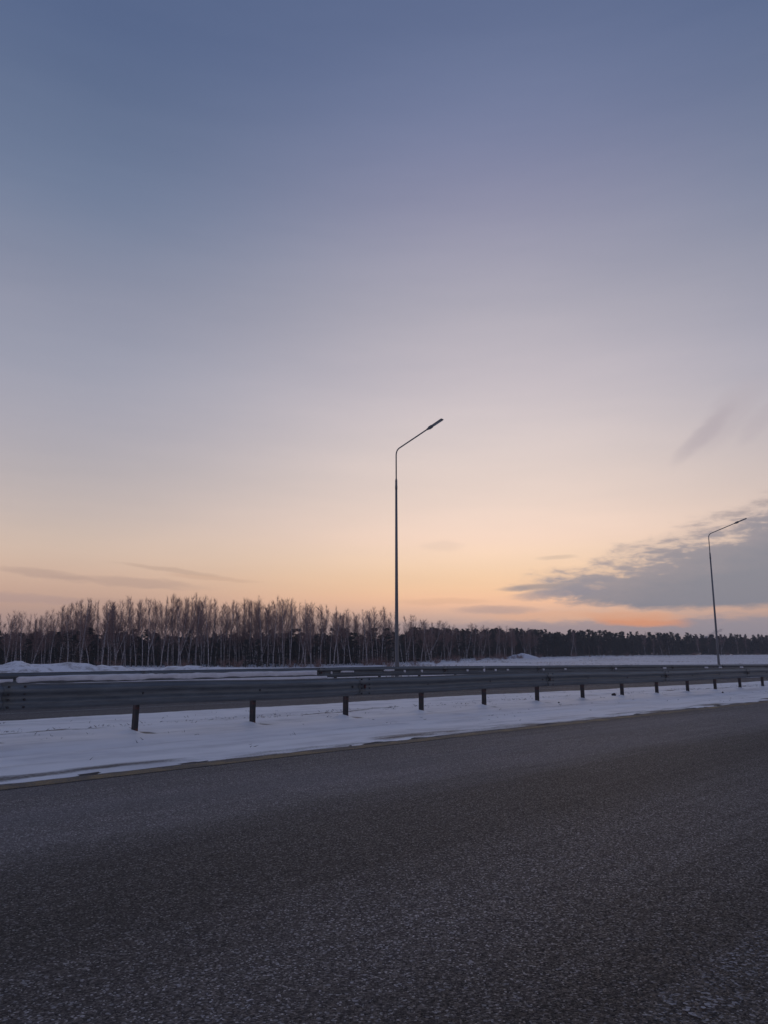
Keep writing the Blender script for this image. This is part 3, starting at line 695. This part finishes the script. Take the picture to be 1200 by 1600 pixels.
for k in range(150):            # dark pines between and behind the birches
    u = -70+760*(k+rb.random())/150; ex = (4, 12, 21)[k % 3]+rb.uniform(-3, 4); a = PINE_YOUNG[rb.randrange(5)]; H = need_h(u, ex, np.interp(u, *PTOP)+rb.choice((-3, 4, 8, 12, 16, 22)))
    tree('pine', 'pine_tree', a, u, ex, H, 9., 'dark young pine hidden behind the birch trunks, '+where(u)[0], 'pine tree', 'young pines behind the birches', rb.uniform(0, 6.28), rb.uniform(.95, 1.35))
for k in range(148):            # far treeline pines
    u = 655+600*(k+rb.random())/148; ex = (3, 10)[k % 2]+rb.uniform(-4, 5); tall = rb.random() < .55; a = (PINE_TALL if tall else PINE_YOUNG)[rb.randrange(5)]
    H = need_h(u, ex, np.interp(u, *PTOP)+(rb.uniform(-5, 3) if tall else rb.uniform(3, 13)))
    tree('pine', 'pine_tree', a, u, ex, H, 9., ('tall dark pine' if tall else 'low dark pine')+' in the far treeline, '+where(u)[0], 'pine tree', 'pines in the far treeline', rb.uniform(0, 6.28), rb.uniform(.9, 1.25))
for u, ex, tv, wd, lab in [(846, -14, 992, 1.35, 'broad dark pine with branches to the ground, standing out above the sixth guardrail post'), (864, -10, 989, 1.1, 'dark bushy pine touching the broad one above the sixth guardrail post'),
                           (960, -10, 998, .9, 'dark bushy pine standing alone left of the eighth guardrail post'), (1075, -8, 1002, .8, 'small dark bushy pine above the tenth guardrail post')]:
    tree('pine', 'pine_tree', PINE_BUSHY[int(u) % 2], u, ex, need_h(u, ex, tv), 9., lab, 'pine tree', 'bushy pines in front of the far treeline', u, wd)
for k in range(64):
    u = rb.choice((rb.uniform(560, 840), rb.uniform(640, 830), rb.uniform(0, 600), rb.uniform(840, 1200))); ex = rb.uniform(-38, -3) if u > 600 else rb.uniform(-6, 2)
    tree('shrub', 'bare_shrub', SHRUB[rb.randrange(4)], u, ex, rb.uniform(1.0, 2.4), 1.7, ('low bare shrub among the birch trunks ' if u < 640 else 'low bare shrub in the snow before the treeline ')+where(u)[0], 'shrub', 'bare shrubs at the forest edge', rb.uniform(0, 6.28), rb.uniform(.8, 1.4))

# the wood behind the front trees reads as one dark mass
rw = random.Random(77); WV = []; WG = np.random.default_rng(8)
def dirs(n, lo, hi):
    up = WG.uniform(lo, hi, n); a = WG.uniform(0, 2*pi, n); q = np.sqrt(1-up*up); return np.stack([q*np.cos(a), q*np.sin(a), up], 1)
def mass_tree(x, y, z, h, wd, n=60, m=5):
    t = WG.random(n)**.8; r = wd*(1-t)**.6+.25; a = WG.uniform(0, 2*pi, n)
    c = np.stack([x+np.cos(a)*r*WG.uniform(.2, 1, n), y+np.sin(a)*r*WG.uniform(.2, 1, n), z+h*t], 1).repeat(m, 0)
    d_ = dirs(n*m, -.4, .9); sd = np.cross(d_, dirs(n*m, -.01, .01))*.22
    WV.append(np.stack([c-sd, c+sd, c+d_*WG.uniform(.5, 1., (n*m, 1))], 1).reshape(-1, 3))
for k in range(430):
    u = -110+800*(k+rw.random())/430; ex = rw.uniform(22, 48); x, d = edge_pos(u, ex); z = float(ground_z(x, d)); mass_tree(x, d, z, max(2.5, need_h(u, ex, np.interp(u, *PTOP)+rw.uniform(1, 26))), rw.uniform(1.3, 2.))
for k in range(420):
    u = 640+660*(k+rw.random())/420; ex = rw.uniform(14, 40); x, d = edge_pos(u, ex); z = float(ground_z(x, d)); mass_tree(x, d, z, max(2.5, need_h(u, ex, np.interp(u, *PTOP)+rw.choice((-3, 0, 2, 4, 8, 14)))), rw.uniform(1.2, 2.4), 90)
WV = np.concatenate(WV)
tag(mesh_obj('distant_wood', WV, np.arange(len(WV)).reshape(-1, 3), M['needle'], None, False), 'dark mass of conifer wood behind the birches and the far treeline', 'wood', None, 'stuff')

# snow heap on the field beside the bushy pine
x, d = edge_pos(812, -16); n = 28; V = []; F = []
for i in range(n+1):
    for j in range(n+1):
        a = (i/n-.5)*2; b = (j/n-.5)*2; r = math.hypot(a, b); zz = max(0, 1-r)**.7*1.9*(1+.5*float(fnoise(a*2.3+4, b*2.3, 3)))-.15
        V.append((x+a*6.0, d+b*4, float(ground_z(x+a*6, d+b*4))+zz))
for i in range(n):
    for j in range(n): q = i*(n+1)+j; F.append([q, q+1, q+n+2, q+n+1])
tag(mesh_obj('snow_heap', V, F, M['packed']), 'heap of snow on the field left of the broad dark pine', 'snow heap')

# dry grass over the field and weeds poking through the verge: nobody could count them
G = MB()
for _ in range(7000):
    u = rb.uniform(600, 1260); dm = float(np.interp(u, *DU)); d = rb.uniform(.35, .98)*dm; x = (u-600)/FPX*d
    if float(fnoise(x*.045, d*.03, 3)) < -.02: continue
    z = float(ground_z(x, d)); h = rb.uniform(.12, .42)
    for _ in range(3):
        a = np.array([x+rb.gauss(0, .12), d+rb.gauss(0, .12), z-.03]); e = rdir(rb, rb.uniform(.6, .95)); sd = np.array([.02, .005, 0]); G.tri(a-sd, a+sd, a+e*h)
tag(G.obj('dry_grass', M['grass'], None, False), 'sparse dry grass stalks poking through the snowy field', 'grass', None, 'stuff')
G = MB()
for _ in range(1500):
    s = rb.uniform(1, 40); o_ = rb.gauss(1.15, .22) if rb.random() < .6 else rb.uniform(-3.0, 3.1)
    if float(fnoise(s*.9, o_*3, 3)) < .02: continue
    x, y = map(float, pt(s, o_)); z = float(verge_z(np.array([s]), np.array([o_]))[0])
    for _ in range(3):
        a = np.array([x+rb.gauss(0, .03), y+rb.gauss(0, .03), z-.005]); e = rdir(rb, rb.uniform(.1, .8)); sd = np.cross(e, rdir(rb, 0))*.006; G.tri(a-sd, a+sd, a+e*rb.uniform(.015, .07))
tag(G.obj('weed_stubble', M['weed'], None, False), 'dark weed stubble in a broken line on the snow verge', 'grass', None, 'stuff')
def clod(u, v, size, label):
    r = ray(u, v); k = (.04-CAM_H)/r[2]; x, y = r[0]*k, r[1]*k; s, o_ = to_so(x, y); z = float(verge_z(np.array([s]), np.array([o_]))[0])
    bm = bmesh.new(); bmesh.ops.create_icosphere(bm, subdivisions=2, radius=size)
    for vtx in bm.verts: vtx.co *= 1+.6*float(fnoise(vtx.co.x/size*1.3+u, vtx.co.y/size*1.3+vtx.co.z/size, 3)); vtx.co.z *= .75
    me = bpy.data.meshes.new('clod'); bm.to_mesh(me); bm.free(); me.materials.append(M['earth'])
    o = bpy.data.objects.new('clod', me); C.objects.link(o); o.location = (x, y, z+size*.45); tag(o, label, 'clod', 'clods lying on the snow verge')
clod(959, 1084, .06, 'dark clod of frozen earth on the snow just left of the eighth guardrail post')
clod(873, 1096, .022, 'tiny dark clod on the snow between the sixth and seventh guardrail posts')
clod(1129, 1081, .03, 'tiny dark clod on the snow just right of the eleventh guardrail post')

# far factory chimney with its smoke, beyond the treeline
r = ray(1103, 994); dist = 560.; cx, cy = r[0]/r[1]*dist, dist; ztop = CAM_H+r[2]/r[1]*dist; g0 = float(ground_z(cx, cy))
ch = tag(empty('chimney_stack', (cx, cy, g0)), 'tiny far chimney smoking above the treeline beside the farther lamp post', 'chimney')
b = MB(); b.tube([(0, 0, -1), (0, 0, (ztop-g0)*.5), (0, 0, ztop-g0)], [1.7, 1.3, 1.0], 14); b.obj('shaft', M['concrete'], ch)
b = MB(); b.tube([(0, 0, ztop-g0-1.6), (0, 0, ztop-g0-.6)], 1.12, 14); b.obj('rim', M['concrete'], ch)
sm, t = mat('smoke'); t.n.remove(t.b); pv = t.n.new('ShaderNodeVolumePrincipled'); pv.inputs['Color'].default_value = (.55, .55, .6, 1); pv.inputs['Density'].default_value = .16
t.l.new(pv.outputs[0], t.n['Material Output'].inputs['Volume'])
bm = bmesh.new()
from mathutils import Matrix
rs_ = random.Random(5)
b = MB(); pts = []; rad = []
for k in range(12):
    q = k/11; pts.append((cx+.4+12.5*q+rs_.uniform(-.35, .35), cy+2*q, ztop-.6+5.4*q**.75+rs_.uniform(-.3, .3))); rad.append(.45+1.9*q*(1.25-q*.9)+rs_.uniform(-.1, .2))
rad[-1] = .8
b.tube(pts, rad, 10); tag(b.obj('smoke_plume', sm), 'faint grey smoke drifting right from the far chimney', 'smoke', None, 'stuff')
bm.free()

# thin cold evening air over the fields
hz, t = mat('haze_air'); t.n.remove(t.b); pv = t.n.new('ShaderNodeVolumePrincipled'); pv.inputs['Color'].default_value = (.82, .86, .94, 1); pv.inputs['Density'].default_value = .0004
t.l.new(pv.outputs[0], t.n['Material Output'].inputs['Volume'])
co_ = np.array([v.co for v in ground.data.vertices]); lo_, hi_ = co_.min(0), co_.max(0)
b = MB(); b.box((lo_[0]-20, lo_[1]-20, lo_[2]-1), (hi_[0]+20, hi_[1]+20, ztop+7.5)); tag(b.obj('haze', hz, None, False), 'thin cold evening haze over the whole field', 'haze', None, 'stuff')
